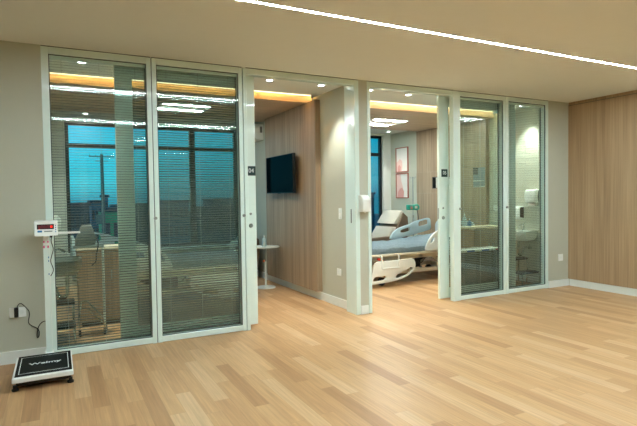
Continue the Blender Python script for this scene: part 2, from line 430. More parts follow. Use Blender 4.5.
def glazed(n, x0, x1, fl, fr, label, knob, tilt):
    """one fixed window: frame, two panes with a blind between"""
    r = sthing('window_%d' % n, ((x0+x1)/2, .06, 0), label)
    f = MB()
    f.box(fl, x0, -.004, .1, .0, H-.007, .003).box(x1, fr, -.004, .1, .0, H-.007, .003)
    f.box(x0, x1, -.004, .1, ZT, H-.007, .003).box(x0, x1, -.004, .1, .004, ZB, .003)
    k = MB()
    for y in (.0065, .0825):
        k.box(x0, x0+.006, y, y+.011, ZB, ZT).box(x1-.006, x1, y, y+.011, ZB, ZT).box(x0+.006, x1-.006, y, y+.011, ZB, ZB+.006).box(x0+.006, x1-.006, y, y+.011, ZT-.006, ZT)
    k.build('gasket', 'seam', r)
    f.build('window_frame', 'alu', r)
    MB().box(fl+.002, fr-.002, .002, .12, H-.007, H).build('head_gasket', 'seam', r)
    for y in (.012, .088): MB().box(x0+.004, x1-.004, y-.003, y+.003, ZB+.004, ZT-.004).build('glass_pane', 'glass', r)
    MB().box(x0+.004, x1-.006, .038, .066, ZT-.03, ZT).build('headrail', 'alu', r)
    s = slats(x0+.006, x1-.006, ZB+.01, ZT-.03, .051, .0175, .0238, math.radians(tilt)).build('blind_slats', 'slat', r)
    for t in (.12, .5, .88):
        x = x0+(x1-x0)*t
        MB().box(x-.0012, x+.0012, .04, .042, ZB+.01, ZT-.03).build('blind_cord', 'cord', r)
    MB().cyl((knob, -.022, 1.19), (knob, -.003, 1.19), .014, .016).build('blind_knob', 'steel', r, True)
G = 'glass partition bay'
glazed(1, -6.762, -5.957, -6.82, -5.9155, 'leftmost glass bay with blind, behind the weighing scale', -5.905, 14)
glazed(2, -5.867, -5.064, -5.9085, -5.0235, 'second glass bay from the left, beside the left doorway', -5.03, 18)
glazed(3, -2.103, -1.334, -2.139, -1.2925, 'glass bay right of the second doorway, in front of the bins', -2.115, 12)
glazed(4, -1.234, -.493, -1.2855, -.437, 'rightmost glass bay, in front of the sink', -1.275, 7)

for n_, x, lb in ((9, -5.912, 'dark joint between the two left glass bays'), (10, -5.0212, 'dark joint beside the left doorway'), (11, -1.289, 'dark joint between the two right glass bays')):
    struct(MB().box(x-.0034, x+.0034, .012, .098, .004, H-.014).build('trim_%d' % n_, 'seam'), lb)
# door frames (trim)
def trim(n, bl, label):
    b = MB()
    for a in bl: b.box(*a, .003)
    return struct(b.build('trim_%d' % n, 'alu'), label)
trim(1, [(-5.0185, -4.981, -.01, .13, 0, H-.007), (-4.981, -3.692, -.004, .06, 2.632, H-.007)], 'aluminium frame of the left doorway, hinge post and head')
trim(2, [(-3.692, -3.6345, -.006, .224, 0, H-.007)], 'aluminium jamb on the left face of the pier')
trim(3, [(-3.5195, -3.477, -.006, .18, 0, H-.007), (-3.477, -2.228, -.004, .06, 2.632, H-.007), (-2.228, -2.142, -.012, .06, 0, H-.007)], 'aluminium frame of the right doorway')
struct(MB().box(-4.98, -3.634, .002, .11, H-.007, H).build('trim_4', 'seam'), 'dark shadow gap above the left doorway')
struct(MB().box(-3.519, -2.143, .002, .11, H-.007, H).build('trim_5', 'seam'), 'dark shadow gap above the right doorway')
struct(MB().box(-3.6935, -3.69, .085, .102, 1.06, 1.22).build('trim_6', 'black'), 'dark latch slot in the left jamb')
struct(MB().box(-4.981, -3.692, .06, .20, 2.66, H-.001).build('trim_7', 'alu'), 'sliding track over the left doorway')
struct(MB().box(-3.477, -2.251, .06, .20, 2.66, H-.001).build('trim_8', 'alu'), 'sliding track over the right doorway')

# sliding door leaves, pushed open behind the fixed glass
def leaf(n, x0, x1, lead, num, label, tilt):
    y0, y1 = .135, .175; zb, zt = .018, 2.655; sw, rh = .158, .135
    r = sthing('door_%d' % n, ((x0+x1)/2, .155, zb), label)
    for a, b in ((x0, x0+sw), (x1-sw, x1)): MB().box(a, b, y0, y1, zb, zt, .003).build('stile', 'leaf', r)
    for a, b in ((zb, zb+rh), (zt-rh, zt)): MB().box(x0+sw, x1-sw, y0+.001, y1-.001, a, b).build('rail', 'leaf', r)
    for y in (.143, .167): MB().box(x0+sw, x1-sw, y-.002, y+.002, zb+rh, zt-rh).build('glass_pane', 'glass', r)
    slats(x0+sw+.004, x1-sw-.004, zb+rh, zt-rh, .155, .0165, .0238, math.radians(tilt)).build('blind_slats', 'slat', r)
    # lead edge furniture
    e = x1 if lead > 0 else x0
    cx = e-lead*.062
    MB().cyl((cx, y0-.012, 1.075), (cx, y0, 1.075), .02, .024).build('lock_cylinder', 'steel', r, True)
    MB().cyl((cx, y0-.006, 1.2), (cx, y0, 1.2), .012, .014).build('button', 'steel', r, True)
    hx = e-lead*(.128 if lead > 0 else .146)
    h = MB().box(hx-.008, hx+.008, y0-.03, y0-.018, .82, 1.58, .003)
    for z in (.9, 1.5): h.box(hx-.006, hx+.006, y0-.02, y0, z-.01, z+.01)
    h.build('pull_handle', 'leaf', r)
    if lead < 0: MB().box(e-.003, e, .147, .163, 1.06, 1.2).build('strike_plate', 'steel', r)
    px = e-lead*(.051 if lead > 0 else .084)
    p = MB().box(px-.05, px+.05, y0-.006, y0, 1.604, 1.704, .002).build('number_plate', 'darkteal', r)
    text_mb(num, .064, .0008, Matrix.Translation((px, y0-.0066, 1.655)) @ RX90, .95).build('numerals', 'ink', p)
leaf(1, -6.225, -4.845, 1, '04', 'sliding glass door of the left room, slid open to the left, plate 04', 36)
leaf(2, -2.335, -.945, -1, '05', 'sliding glass door of the right room, slid open to the right, plate 05', 12)

# ------------------------------------------------------------------ ceiling lights
def strip(y, label):
    t = thing('ceiling_light', (-3.66, y, H), label, 'light', 'linear ceiling lights')
    MB().box(-7.3, -.02, y-.0125, y+.0125, H-.004, H+.001).build('diffuser', 'led', t)
    MB().box(-7.3, -.02, y-.0165, y-.0125, H-.004, H+.001).box(-7.3, -.02, y+.0125, y+.0165, H-.004, H+.001).build('edge_trim', 'white', t)
strip(-1.68, 'long white light line across the lobby ceiling')
strip(-4.25, 'second light line in the lobby ceiling, seen only mirrored in the glass')
def downlight(x, y, label, e=14, ang=62, col=(1, 1, .93)):
    t = thing('downlight', (x, y, H), label, 'light', 'round downlights')
    b = MB(); b.lathe([(.036, H-.001), (.055, H-.001), (.055, H-.005), (.05, H-.008), (.036, H-.004)], x, y); b.build('bezel', 'white', t, True)
    MB().cyl((x, y, H-.004), (x, y, H-.001), .036).build('lens', 'lamp', t)
    lamp_spot('beam', (x, y, H-.02), e*5, math.radians(ang+14), .7, col, t)
downlight(-4.55, .42, 'downlight at the left of the left doorway ceiling', 12)
downlight(-3.89, .42, 'downlight close to the beige wall of the left room', 15)
downlight(-3.2, .42, 'downlight nearest the pier in the right room', 18)
downlight(-2.57, .46, 'downlight in the middle of the right doorway ceiling', 18)
downlight(-6.48, .45, 'downlight behind the leftmost glass bay', 32)
downlight(-.47, .43, 'downlight over the sink behind the rightmost glass bay', 24)
downlight(-.58, 3.72, 'small downlight over the two framed prints', 6)
downlight(-6.3, 3.62, 'small downlight by the window of the left room', 10)
def luminaire(x0, x1, y0, y1, label, lit='tube'):
    t = thing('recessed_luminaire', ((x0+x1)/2, (y0+y1)/2, 2.635), label, 'light', 'twin tube luminaires')
    z = 2.635
    MB().box(x0, x1, y0, y1, z-.004, z).build('tray', 'canopy', t)
    MB().box(x0-.012, x0, y0-.012, y1+.012, z-.012, z).box(x1, x1+.012, y0-.012, y1+.012, z-.012, z).box(x0, x1, y0-.012, y0, z-.012, z).box(x0, x1, y1, y1+.012, z-.012, z).build('bezel', 'white', t)
    for y in (y0+.07, y1-.07): MB().box(x0+.02, x1-.02, y-.03, y+.03, z-.014, z-.003, .004).build('tube', lit, t)
luminaire(-5.46, -4.82, 1.86, 2.42, 'twin tube ceiling light of the left room, behind the blinds')
luminaire(-2.06, -1.42, 1.98, 2.62, 'twin tube ceiling light over the bed', 'tube2')

# ------------------------------------------------------------------ small fittings
def socket(x, z, w, h, label, plugs, axis='y', depth=.009):
    t = thing('wall_socket', (x, -depth/2, z-h/2) if axis == 'y' else (x, 0, z-h/2), label, 'socket')
    MB().box(x-w/2, x+w/2, -depth, 0, z-h/2, z+h/2, .003).build('cover_plate', 'white', t)
    for px in plugs:
        MB().cyl((px, -depth-.001, z), (px, -depth+.002, z), .017, .017).build('outlet', 'skirt', t)
    return t
socket(-7.05, .43, .125, .085, 'wide white wall outlet beside the weighing scale, charger plugged in', (-7.02, ))
socket(-.175, .428, .1, .1, 'square white wall outlet near the right corner', (-.175, ))
def side_plate(name, y0, y1, z0, z1, x, label, cat, inner, sgn=-1):
    t = thing(name, (x, (y0+y1)/2, z0), label, cat)
    a, b = sorted((x, x+sgn*.009))
    MB().box(a, b, y0, y1, z0, z1, .003).build('cover_plate', 'white', t)
    for n_, (u0, u1, v0, v1) in inner:
        a, b = sorted((x+sgn*.009, x+sgn*.012)); MB().box(a, b, u0, u1, v0, v1, .001).build(n_, 'skirt', t)
side_plate('light_switch', .405, .48, 1.09, 1.225, -3.633, 'white light switch on the beige wall of the left room', 'switch', [('rocker', (.42, .465, 1.105, 1.145)), ('rocker', (.42, .465, 1.165, 1.205))])
side_plate('wall_socket', .44, .54, .385, .475, -3.633, 'small white outlet low on the beige wall of the left room', 'socket', [('outlet', (.465, .515, .405, .455))])
side_plate('wall_socket', 1.08, 1.19, 1.09, 1.19, -.26, 'white outlet on the right room wall, behind the third glass bay', 'socket', [('outlet', (1.105, 1.165, 1.115, 1.165))])

# power adapter with cord
t = thing('power_adapter', (-7.06, -.02, .39), 'black power adapter with a thin cord, plugged in the left wall outlet', 'charger')
MB().box(-7.074, -7.043, -.044, -.009, .393, .474, .004).build('plug', 'black', t)
MB().tube([(-7.052, -.03, .474), (-7.048, -.03, .488), (-7.034, -.026, .505), (-7.02, -.022, .503), (-7.0, -.012, .48), (-6.98, -.008, .452), (-6.967, -.008, .43), (-6.965, -.008, .395), (-6.973, -.008, .336), (-6.953, -.008, .306), (-6.918, -.008, .281), (-6.899, -.008, .258), (-6.895, -.008, .232), (-6.9, -.008, .203), (-6.91, -.008, .196), (-6.912, -.008, .226), (-6.9, -.008, .285), (-6.88, -.02, .318), (-6.858, -.05, .338), (-6.842, -.085, .345)], .0035, 6).build('cord', 'black', t, True)

# sanitiser dispenser on the pier
t = thing('sanitizer_dispenser', (-3.6, -.05, 1.19), 'white hand sanitizer dispenser on the pier between the doorways', 'dispenser')
MB().prism([(0, 1.385), (-.05, 1.38), (-.085, 1.35), (-.1, 1.3), (-.1, 1.2), (-.09, 1.19), (0, 1.19)], 0, -3.652, -3.548, .006).build('housing', 'white', t, True)
MB().box(-3.643, -3.557, -.106, -.1, 1.215, 1.33, .002).build('push_cover', 'white', t)
MB().cyl((-3.6, -.06, 1.178), (-3.6, -.06, 1.19), .012).build('nozzle', 'skirt', t)

# ------------------------------------------------------------------ weighing scale
t = thing('platform_scale', (-6.85, -.5, 0), 'white electronic weighing scale with black platform mat, left of the glazing', 'scale')
b = MB().box(-7.03, -6.67, -.74, -.24, .03, .072, .004).build('base', 'black', t)
for x in (-7.035, -6.675):
    for y in (-.735, -.27): MB().lathe([(.022, 0), (.024, .012), (.014, .02), (.014, .04)], x, y, 14).build('foot', 'black', t, True)
MB().box(-7.052, -6.655, -.792, -.222, .068, .104, .006).build('platform', 'white', t)
mat = MB().box(-7.037, -6.664, -.76, -.232, .1, .107, .002).build('rubber_mat', 'rubber', t)
b = MB()
for (x0, x1, y0, y1) in ((-7.016, -7.011, -.71, -.28), (-6.689, -6.684, -.71, -.28), (-7.016, -6.684, -.711, -.706), (-7.016, -6.684, -.284, -.279)): b.box(x0, x1, y0, y1, .1068, .1076)
b.build('border_line', 'ink', mat)
text_mb('Welmy', .066, .0006, Matrix.Translation((-6.846, -.49, .1076)), 1.12, .0012).build('lettering', 'ink', mat)
MB().box(-6.85, -6.785, -.24, -.1, .045, .1, .004).build('column_foot', 'white', t)
MB().box(-6.842, -6.796, -.175, -.125, .1, 1.06, .005).build('column', 'white', t)
MB().box(-6.841, -6.797, -.1765, -.1745, .06, 1.0).build('ruler_strip', 'leaf', t)
for x in (-6.8365, -6.8065):
    for z0, z1 in ((.975, .995), (1.02, 1.035)): MB().box(x-.004, x+.006, -.1785, -.176, z0, z1).build('pink_label', 'pink', t)
for z in (.75, .86, .89): MB().box(-6.808, -6.801, -.1785, -.176, z, z+.014).build('blue_label', 'bluelabel', t)
hd = MB().prism([(-.12, 1.075), (-.235, 1.08), (-.215, 1.2), (-.12, 1.205)], 0, -6.903, -6.73, .008).build('display_head', 'white', t)
# sloping face of the head: local plate
def face(u0, u1, v0, v1, th):
    b = MB(); Y = lambda v: -.235+(v-1.08)*(.02/.12)
    b.prism([(Y(v0)-th, v0), (Y(v0)+.004, v0), (Y(v1)+.004, v1), (Y(v1)-th, v1)], 0, u0, u1); return b
face(-6.882, -6.758, 1.135, 1.175, .0012).build('display_window', 'black', hd)
face(-6.872, -6.79, 1.142, 1.168, .002).build('digits', 'reddark', hd)
face(-6.785, -6.768, 1.146, 1.164, .0022).build('red_light', 'red', hd)
face(-6.868, -6.862, 1.137, 1.141, .002).build('red_mark', 'red', hd)
face(-6.878, -6.845, 1.11, 1.125, .0012).build('keypad', 'bluelabel', hd)
face(-6.83, -6.77, 1.112, 1.122, .0012).build('keypad', 'cord', hd)
for z in (1.108, 1.125, 1.142, 1.16): face(-6.749, -6.742, z, z+.008, .0014).build('button', 'bluelabel', hd)
MB().box(-6.838, -6.56, -.19, -.17, 1.088, 1.106, .003).build('measuring_arm', 'white', t)
MB().box(-6.838, -6.8, -.19, -.12, 1.05, 1.106, .003).build('arm_collar', 'white', t)
MB().box(-6.79, -6.774, -.19, -.165, 1.062, 1.088, .003).build('arm_catch', 'black', t)
MB().tube([(-6.77, -.14, 1.08), (-6.782, -.12, 1.03), (-6.768, -.1, .96), (-6.782, -.1, .9), (-6.79, -.1, .85), (-6.772, -.1, .78), (-6.794, -.115, .73)], .0035, 6).build('cord', 'black', t, True)

# ------------------------------------------------------------------ left room
# television
tv = thing('television', (-3.8, 1.95, 1.42), 'dark flat television on the timber wall of the left room', 'television')
b = MB().box(-3.815, -3.775, 1.43, 2.43, 1.43, 1.985, .004); b.build('housing', 'black', tv)
MB().box(-3.8175, -3.8145, 1.438, 2.422, 1.442, 1.977).build('screen', 'screen', tv)
MB().box(-3.818, -3.813, 1.88, 1.98, 1.424, 1.432).build('sensor_bar', 'black', tv)
MB().box(-3.78, -3.7125, 1.85, 2.05, 1.6, 1.8, .004).build('wall_bracket', 'black', tv)
# split air conditioner
ac = thing('air_conditioner', (-3.73, 3.4, 2.33), 'white split air conditioner high on the wall of the left room', 'air conditioner')
MB().prism([(-3.633, 2.59), (-3.8, 2.59), (-3.832, 2.56), (-3.84, 2.45), (-3.825, 2.39), (-3.77, 2.345), (-3.633, 2.335)], 1, 2.98, 3.85, .006).build('housing', 'white', ac, True)
MB().prism([(-3.842, 2.41), (-3.842, 2.44), (-3.78, 2.362), (-3.8, 2.352)], 1, 3.02, 3.8).build('air_outlet', 'black', ac)
MB().box(-3.7, -3.66, 2.974, 2.982, 2.45, 2.55, .002).build('end_grille', 'greycloth', ac)
# side table with bottle
st = thing('side_table', (-3.93, 2.24, 0), 'small round white pedestal table in the left doorway', 'table')
MB().lathe([(.15, 0), (.152, .006), (.14, .014), (.03, .02)], -3.93, 2.24, 32).build('base', 'white', st, True)
MB().cyl((-3.93, 2.24, .015), (-3.93, 2.24, .61), .013).build('column', 'white', st, True)
MB().cyl((-3.93, 2.24, .4), (-3.93, 2.24, .61), .018).build('sleeve', 'steel', st, True)
MB().sph((-3.965, 2.22, .41), .018).build('height_knob', 'orange', st, True)
MB().lathe([(.02, .6), (.2, .61), (.215, .616), (.215, .626), (.21, .63)], -3.93, 2.24, 36).build('table_top', 'white', st, True)
bt = thing('bottle', (-3.955, 2.22, .63), 'clear bottle standing on the small round table', 'bottle')
MB().lathe([(.03, .63), (.034, .634), (.034, .735), (.028, .752), (.014, .765), (.014, .775)], -3.955, 2.22).build('body', 'bottle', bt, True)
MB().lathe([(.015, .775), (.015, .79), (.006, .793), (.006, .805)], -3.955, 2.22).build('cap', 'white', bt, True)

# recliner builder (faces -x, back leans to +x)
def recliner(name, y0, y1, dx, dz, label):
    t = thing(name, (-1.4+dx, (y0+y1)/2, 0), label, 'armchair', 'recliner armchairs')
    q = lambda pts: [(x+dx, z+dz if z > .3 else z) for x, z in pts]
    MB().prism(q([(-1.9, .1), (-1.0, .1), (-1.0, .3), (-1.9, .3)]), 1, y0+.08, y1-.08, .02).build('base', 'brown', t)
    MB().prism(q([(-2.02, .3), (-1.28, .3), (-1.24, .44), (-1.95, .47), (-2.02, .44)]), 1, y0+.1, y1-.1, .03).build('seat', 'leather', t, True)
    MB().prism(q([(-1.31, .6), (-1.175, .79), (-1.08, .78), (-1.2, .47), (-1.36, .4)]), 1, y0+.03, y1-.03, .03).build('lumbar_cushion', 'leather', t, True)
    MB().prism(q([(-1.155, .845), (-1.0, 1.06), (-.96, 1.09), (-.9, 1.06), (-1.06, .83)]), 1, y0+.03, y1-.03, .025).build('head_cushion', 'leather', t, True)
    MB().prism(q([(-1.24, .5), (-.94, 1.05), (-.84, .97), (-.82, .7), (-.9, .35), (-1.1, .35)]), 1, y0, y1, .02).build('back_shell', 'brown', t, True)
    for a, b in ((y0-.02, y0+.1), (y1-.1, y1+.02)):
        MB().prism(q([(-1.98, .12), (-1.1, .12), (-1.15, .6), (-1.3, .62), (-1.95, .58), (-2.0, .54)]), 1, a, b, .02).build('armrest', 'brown', t, True)
    for x in (-1.86, -1.06):
        for y in (y0+.12, y1-.12): MB().cyl((x+dx, y, 0), (x+dx, y, .11), .02).build('foot', 'black', t)
recliner('recliner', 3.05, 3.65, -2.88, -.3, 'beige recliner by the window of the left room, behind the side table')
recliner('recliner', 2.75, 3.38, .0, .0, 'beige recliner with brown sides beyond the bed')

# ------------------------------------------------------------------ beds
def bed(fx, dy, label, mlabel):
    head, foot = -.5, -2.68
    cx = fx((head+foot)/2)
    t = thing('hospital_bed', (cx, 1.85+dy, 0), label, 'bed', 'hospital beds')
    Y0, Y1 = 1.33+dy, 2.37+dy
    def bx(b, x0, x1, *a, **k):
        u, v = sorted((fx(x0), fx(x1))); return b.box(u, v, *a, **k)
    bx(MB(), foot, head-.06, Y0, Y1, .455, .49, bev=.008).build('deck', 'cream', t)
    f = MB(); bx(f, foot+.1, head-.1, Y0+.12, Y0+.17, .38, .455); bx(f, foot+.1, head-.1, Y1-.17, Y1-.12, .38, .455)
    for x in (foot+.15, (foot+head)/2, head-.2): bx(f, x-.03, x+.03, Y0+.12, Y1-.12, .385, .45)
    f.build('upper_frame', 'cream', t)
    g = MB(); bx(g, foot+.3, head-.25, Y0+.18, Y0+.24, .14, .2, bev=.005); bx(g, foot+.3, head-.25, Y1-.24, Y1-.18, .14, .2, bev=.005)
    for x in (foot+.33, head-.28): bx(g, x-.03, x+.03, Y0+.1, Y1-.1, .13, .19, bev=.005)
    g.build('base_frame', 'cream', t)
    for y in (Y0+.21, Y1-.21):
        for xa, xb in ((-2.2, -1.75), (-.95, -1.35)):
            MB().tube([(fx(xa), y, .18), (fx(xb), y, .42)], .022, 8, False).build('lift_arm', 'cream', t, True)
    MB().cyl((fx(-1.55), (Y0+Y1)/2, .25), (fx(-1.1), (Y0+Y1)/2, .36), .035).build('actuator', 'black', t, True)
    bx(MB(), -1.75, -1.45, Y0+.3, Y0+.55, .2, .34, bev=.01).build('control_box', 'black', t)
    cb = MB()
    cb.tube([(fx(-1.85), Y0+.15, .4), (fx(-1.75), Y0+.16, .3), (fx(-1.65), Y0+.18, .36), (fx(-1.55), Y0+.18, .28), (fx(-1.4), Y0+.2, .4)], .008, 6)
    cb.build('cable', 'black', t, True)
    for x in (foot+.33, head-.28):
        for y in (Y0+.12, Y1-.12):
            w = MB().cyl((fx(x), y-.018, .062), (fx(x), y+.018, .062), .062, None, 20); w.build('caster', 'black', t, True)
    def plate(name, outer, holes, y, th, mat, M=None):
        tr = lambda L: [(fx(a), c) for a, c in L]
        b = MB().plate(tr(outer), [tr(h) for h in holes], th, Matrix.Translation((0, y, 0)) @ RX90)
        return b.build(name, mat, t, True)
    low = plate('side_rail', [(-2.564, .392), (-2.2, .396), (-1.862, .403), (-1.824, .323), (-1.835, .231), (-1.941, .154), (-2.112, .095), (-2.335, .07), (-2.69, .056), (-2.64, .2)],
          [[(-2.59, .166), (-2.37, .178), (-2.398, .112), (-2.62, .103)], [(-2.2, .165), (-2.055, .22), (-1.892, .278), (-1.873, .232), (-1.999, .156), (-2.19, .115)]], Y0-.035, .03, 'bedwhite')
    h = MB()
    for x in (-2.45, -2.14): h.tube([(fx(x), Y0, .47), (fx(x), Y0-.045, .45), (fx(x), Y0-.05, .28)], .011, 8)
    h.tube([(fx(-2.45), Y0-.05, .285), (fx(-2.14), Y0-.05, .285)], .011, 8)
    h.build('bracket', 'white', low, True)
    MB().cyl((fx(-2.47), Y0-.01, .42), (fx(-2.47), Y0+.03, .42), .02).build('release_knob', 'redplastic', t)
    plate('side_rail', [(-1.63, .5), (-1.586, .621), (-1.505, .727), (-1.403, .8), (-1.3, .83), (-.75, .82), (-.68, .77), (-.68, .5)],
          [[(-1.546, .587), (-1.495, .69), (-1.424, .715), (-1.445, .645)], [(-1.3, .66), (-1.27, .74), (-.85, .74), (-.83, .66)]], Y0-.03, .035, 'bedwhite')
    plate('side_rail', [(-1.53, .60), (-1.443, .727), (-1.333, .793), (-1.066, .855), (-.976, .897), (-.792, .936), (-.653, .959), (-.606, .93), (-.596, .744), (-.841, .69), (-1.401, .6)],
          [[(-1.29, .755), (-1.056, .808), (-1.056, .737), (-1.202, .707), (-1.29, .711)], [(-.885, .893), (-.665, .93), (-.654, .839), (-.886, .802)]], Y1+.03, .035, 'railblue')
    plate('side_rail', [(-2.5, .35), (-1.86, .36), (-1.83, .2), (-2.0, .1), (-2.5, .06)], [[(-2.4, .12), (-2.4, .18), (-2.0, .19), (-2.05, .14)]], Y1+.035, .03, 'bedwhite')
    # headboard, footboard (across the bed)
    MY = Matrix(((0, 0, 1, 0), (1, 0, 0, 0), (0, 1, 0, 0), (0, 0, 0, 1)))
    def across(name, x, z0, z1, mat):
        o = [(Y0+.04, z0), (Y0+.02, z1-.08), (Y0+.1, z1), (Y1-.1, z1), (Y1-.02, z1-.08), (Y1-.04, z0)]
        hl = [[(Y0+.2, z1-.16), (Y0+.2, z1-.07), (Y0+.42, z1-.07), (Y0+.42, z1-.16)], [(Y1-.42, z1-.16), (Y1-.42, z1-.07), (Y1-.2, z1-.07), (Y1-.2, z1-.16)]]
        MB().plate(o, hl, .035, Matrix.Translation((fx(x), 0, 0)) @ MY).build(name, mat, t, True)
    across('headboard', head-.02, .42, .92, 'railblue')
    across('footboard', foot-.02, .34, .74, 'bedwhite')
    # mattress (its own thing): raised head half
    m = MB(); n = 40; rows = []
    random.seed(3)
    for i in range(n+1):
        u = i/n; x = foot+.03+(head-.1-foot-.03)*u
        lift = max(0, (u-.48))*.17
        top = .6+lift; bot = .492+lift*.85
        pts = []
        for j in range(13):
            v = j/12; y = Y0+.03+(Y1-Y0-.06)*v
            e = min(v, 1-v)*12
            dz = -.03*(1-min(e, 1))**2+.006*math.sin(u*31+v*9)+.004*math.sin(u*67-v*23)
            pts.append((x, y, top+dz))
        wob = .012*math.sin(u*43)
        side0 = [(x, Y0+.012+wob*.6, bot+.035), (x, Y0+.02, bot)]
        side1 = [(x, Y1-.012, bot+.035), (x, Y1-.02, bot)]
        rows.append([m.bm.verts.new((fx(p[0]), p[1], p[2])) for p in side0[::-1]+pts+side1])
    L = len(rows[0])
    for i in range(n):
        for k in range(L): m.bm.faces.new((rows[i][k], rows[i][(k+1) % L], rows[i+1][(k+1) % L], rows[i+1][k]))
    m.bm.faces.new(rows[0]); m.bm.faces.new(rows[-1][::-1])
    mo = m.build('mattress', 'sheet', None, True); tag(mo, mlabel, 'mattress', 'hospital mattresses')
bed(lambda x: x, 0, 'white hospital bed with side rails in the right doorway', 'mattress under a rumpled blue grey sheet, in the right doorway')
bed(lambda x: -6.83-.26-x, .15, 'hospital bed of the left room, hidden behind the blinds', 'sheeted mattress of the left room, behind the blinds')

# ------------------------------------------------------------------ right room
def print_frame(z0, z1, label, shapes):
    x = -.26; y0, y1 = 3.475, 3.895
    t = thing('picture_frame', (x-.012, (y0+y1)/2, z0), label, 'picture', 'framed prints')
    f = MB(); w = .018
    f.box(x-.024, x, y0, y0+w, z0, z1).box(x-.024, x, y1-w, y1, z0, z1).box(x-.024, x, y0+w, y1-w, z0, z0+w).box(x-.024, x, y0+w, y1-w, z1-w, z1)
    f.build('frame', 'rosewood', t)
    p = MB().box(x-.01, x-.001, y0+w, y1-w, z0+w, z1-w).build('print', 'paper', t)
    for k, (mat, poly) in enumerate(shapes):
        pts = [(y1-w-a*(y1-y0-2*w), z0+w+c*(z1-z0-2*w)) for a, c in poly]
        MB().prism(pts, 0, x-.0115-.0004*k, x-.0098).build('colour_field', mat, p)
print_frame(1.86, 2.38, 'upper of two framed blush prints on the white wall', [('blush2', [(0, 0), (.45, 0), (.52, .2), (.5, .45), (.3, .55), (.08, .42), (0, .4)]), ('blush', [(.1, 0), (.35, .02), (.4, .2), (.25, .3), (.1, .2)])])
print_frame(1.315, 1.84, 'lower of two framed blush prints, above the recliner', [('blush2', [(0, 1), (.35, 1), (.42, .7), (.55, .45), (.62, 0), (0, 0)]), ('blush', [(.05, 0), (.62, 0), (.66, .25), (.5, .42), (.3, .38), (.12, .25)])])

iv = thing('iv_stand', (-.8, 2.65, 0), 'slim drip stand between the prints and the timber wall', 'stand')
MB().cyl((-.8, 2.65, .08), (-.8, 2.65, 1.0), .014).build('lower_pole', 'chrome', iv, True)
MB().cyl((-.8, 2.65, .95), (-.8, 2.65, 1.72), .008).build('upper_pole', 'steel', iv, True)
MB().tube([(-.86, 2.65, 1.72), (-.85, 2.65, 1.695), (-.8, 2.65, 1.7), (-.75, 2.65, 1.695), (-.74, 2.65, 1.72)], .005, 6).build('hook', 'steel', iv, True)
for k in range(5):
    a = 2*PI*k/5
    l = MB().tube([(-.8, 2.65, .11), (-.8+.08*math.cos(a), 2.65+.08*math.sin(a), .1), (-.8+.16*math.cos(a), 2.65+.16*math.sin(a), .06)], .011, 6).build('leg', 'chrome', iv, True)
    MB().sph((-.8+.16*math.cos(a), 2.65+.16*math.sin(a), .028), .028).build('caster', 'black', l, True)
pu = thing('infusion_pump', (-.88, 2.57, 1.1), 'green infusion pump clamped on the drip stand', 'pump')
MB().box(-.99, -.85, 2.52, 2.62, 1.1, 1.2, .014, 3).build('housing', 'green', pu, True)
MB().box(-.965, -.91, 2.515, 2.521, 1.115, 1.185, .002).build('display', 'greycloth', pu)
MB().box(-.95, -.925, 2.511, 2.516, 1.125, 1.145).build('indicator', 'orange', pu)
MB().tube([(-.86, 2.57, 1.185), (-.76, 2.57, 1.19), (-.73, 2.57, 1.15), (-.76, 2.57, 1.11), (-.86, 2.57, 1.115)], .016, 8).build('carry_handle', 'green', pu, True)
MB().box(-.88, -.78, 2.618, 2.642, 1.12, 1.16, .004).build('pole_clamp', 'black', pu)
MB().tube([(-.78, 2.56, 1.11), (-.76, 2.55, .98), (-.75, 2.56, .87), (-.77, 2.57, .82)], .007, 6).build('line', 'black', pu, True)

# bins
for k, (x, mat, col, lb) in enumerate(((-1.57, 'blueplastic', 'blue', 'grey bin with blue lid edge, nearest the right door leaf'), (-1.29, 'blueplastic', 'blue', 'middle grey bin of the three behind the third glass bay'), (-1.02, 'redplastic', 'red', 'grey bin with a red lid edge, rightmost of the three'))):
    t = thing('waste_bin', (x, .5, 0), lb, 'bin', 'waste bins behind the glass')
    MB().prism([(x-.105, 0), (x+.105, 0), (x+.12, .56), (x-.12, .56)], 1, .38, .62, .01).build('body', 'bin', t)
    MB().box(x-.126, x+.126, .372, .628, .56, .585, .006).build('lid', 'white', t)
    MB().box(x-.07, x+.07, .366, .374, .562, .58).build('lid_tab', mat, t)
    MB().box(x-.06, x+.06, .355, .38, .02, .04, .004).build('pedal', 'black', t)
# bedside cabinets
def cabinet(x0, x1, y0, y1, z, label):
    t = thing('bedside_cabinet', ((x0+x1)/2, (y0+y1)/2, 0), label, 'cabinet', 'bedside cabinets')
    MB().box(x0, x1, y0, y1, .05, z-.04, .004).build('body', 'cabinet', t)
    MB().box(x0-.012, x1+.0, y0-.012, y1, z-.04, z, .012, 3).build('worktop', 'cabtop', t, True)
    MB().box(x0+.03, x1-.03, y0+.02, y1-.02, 0, .05).build('plinth', 'black', t)
    xm = (x0+x1)/2
    for a, b in ((x0+.01, xm-.003), (xm+.003, x1-.01)):
        d = MB().box(a, b, y0-.014, y0, .08, z-.06, .002).build('door', 'cabinet', t)
        hx = b-.04 if b < xm else a+.04
        MB().box(hx-.005, hx+.005, y0-.03, y0-.014, .5, .6, .002).build('handle', 'steel', d)
cabinet(-.98, -.28, .92, 1.26, .86, 'low timber cabinet with cream top, behind the three bins')
cabinet(-6.55, -5.97, 1.02, 1.36, .86, 'low timber cabinet with cream top, behind the leftmost glass bay')
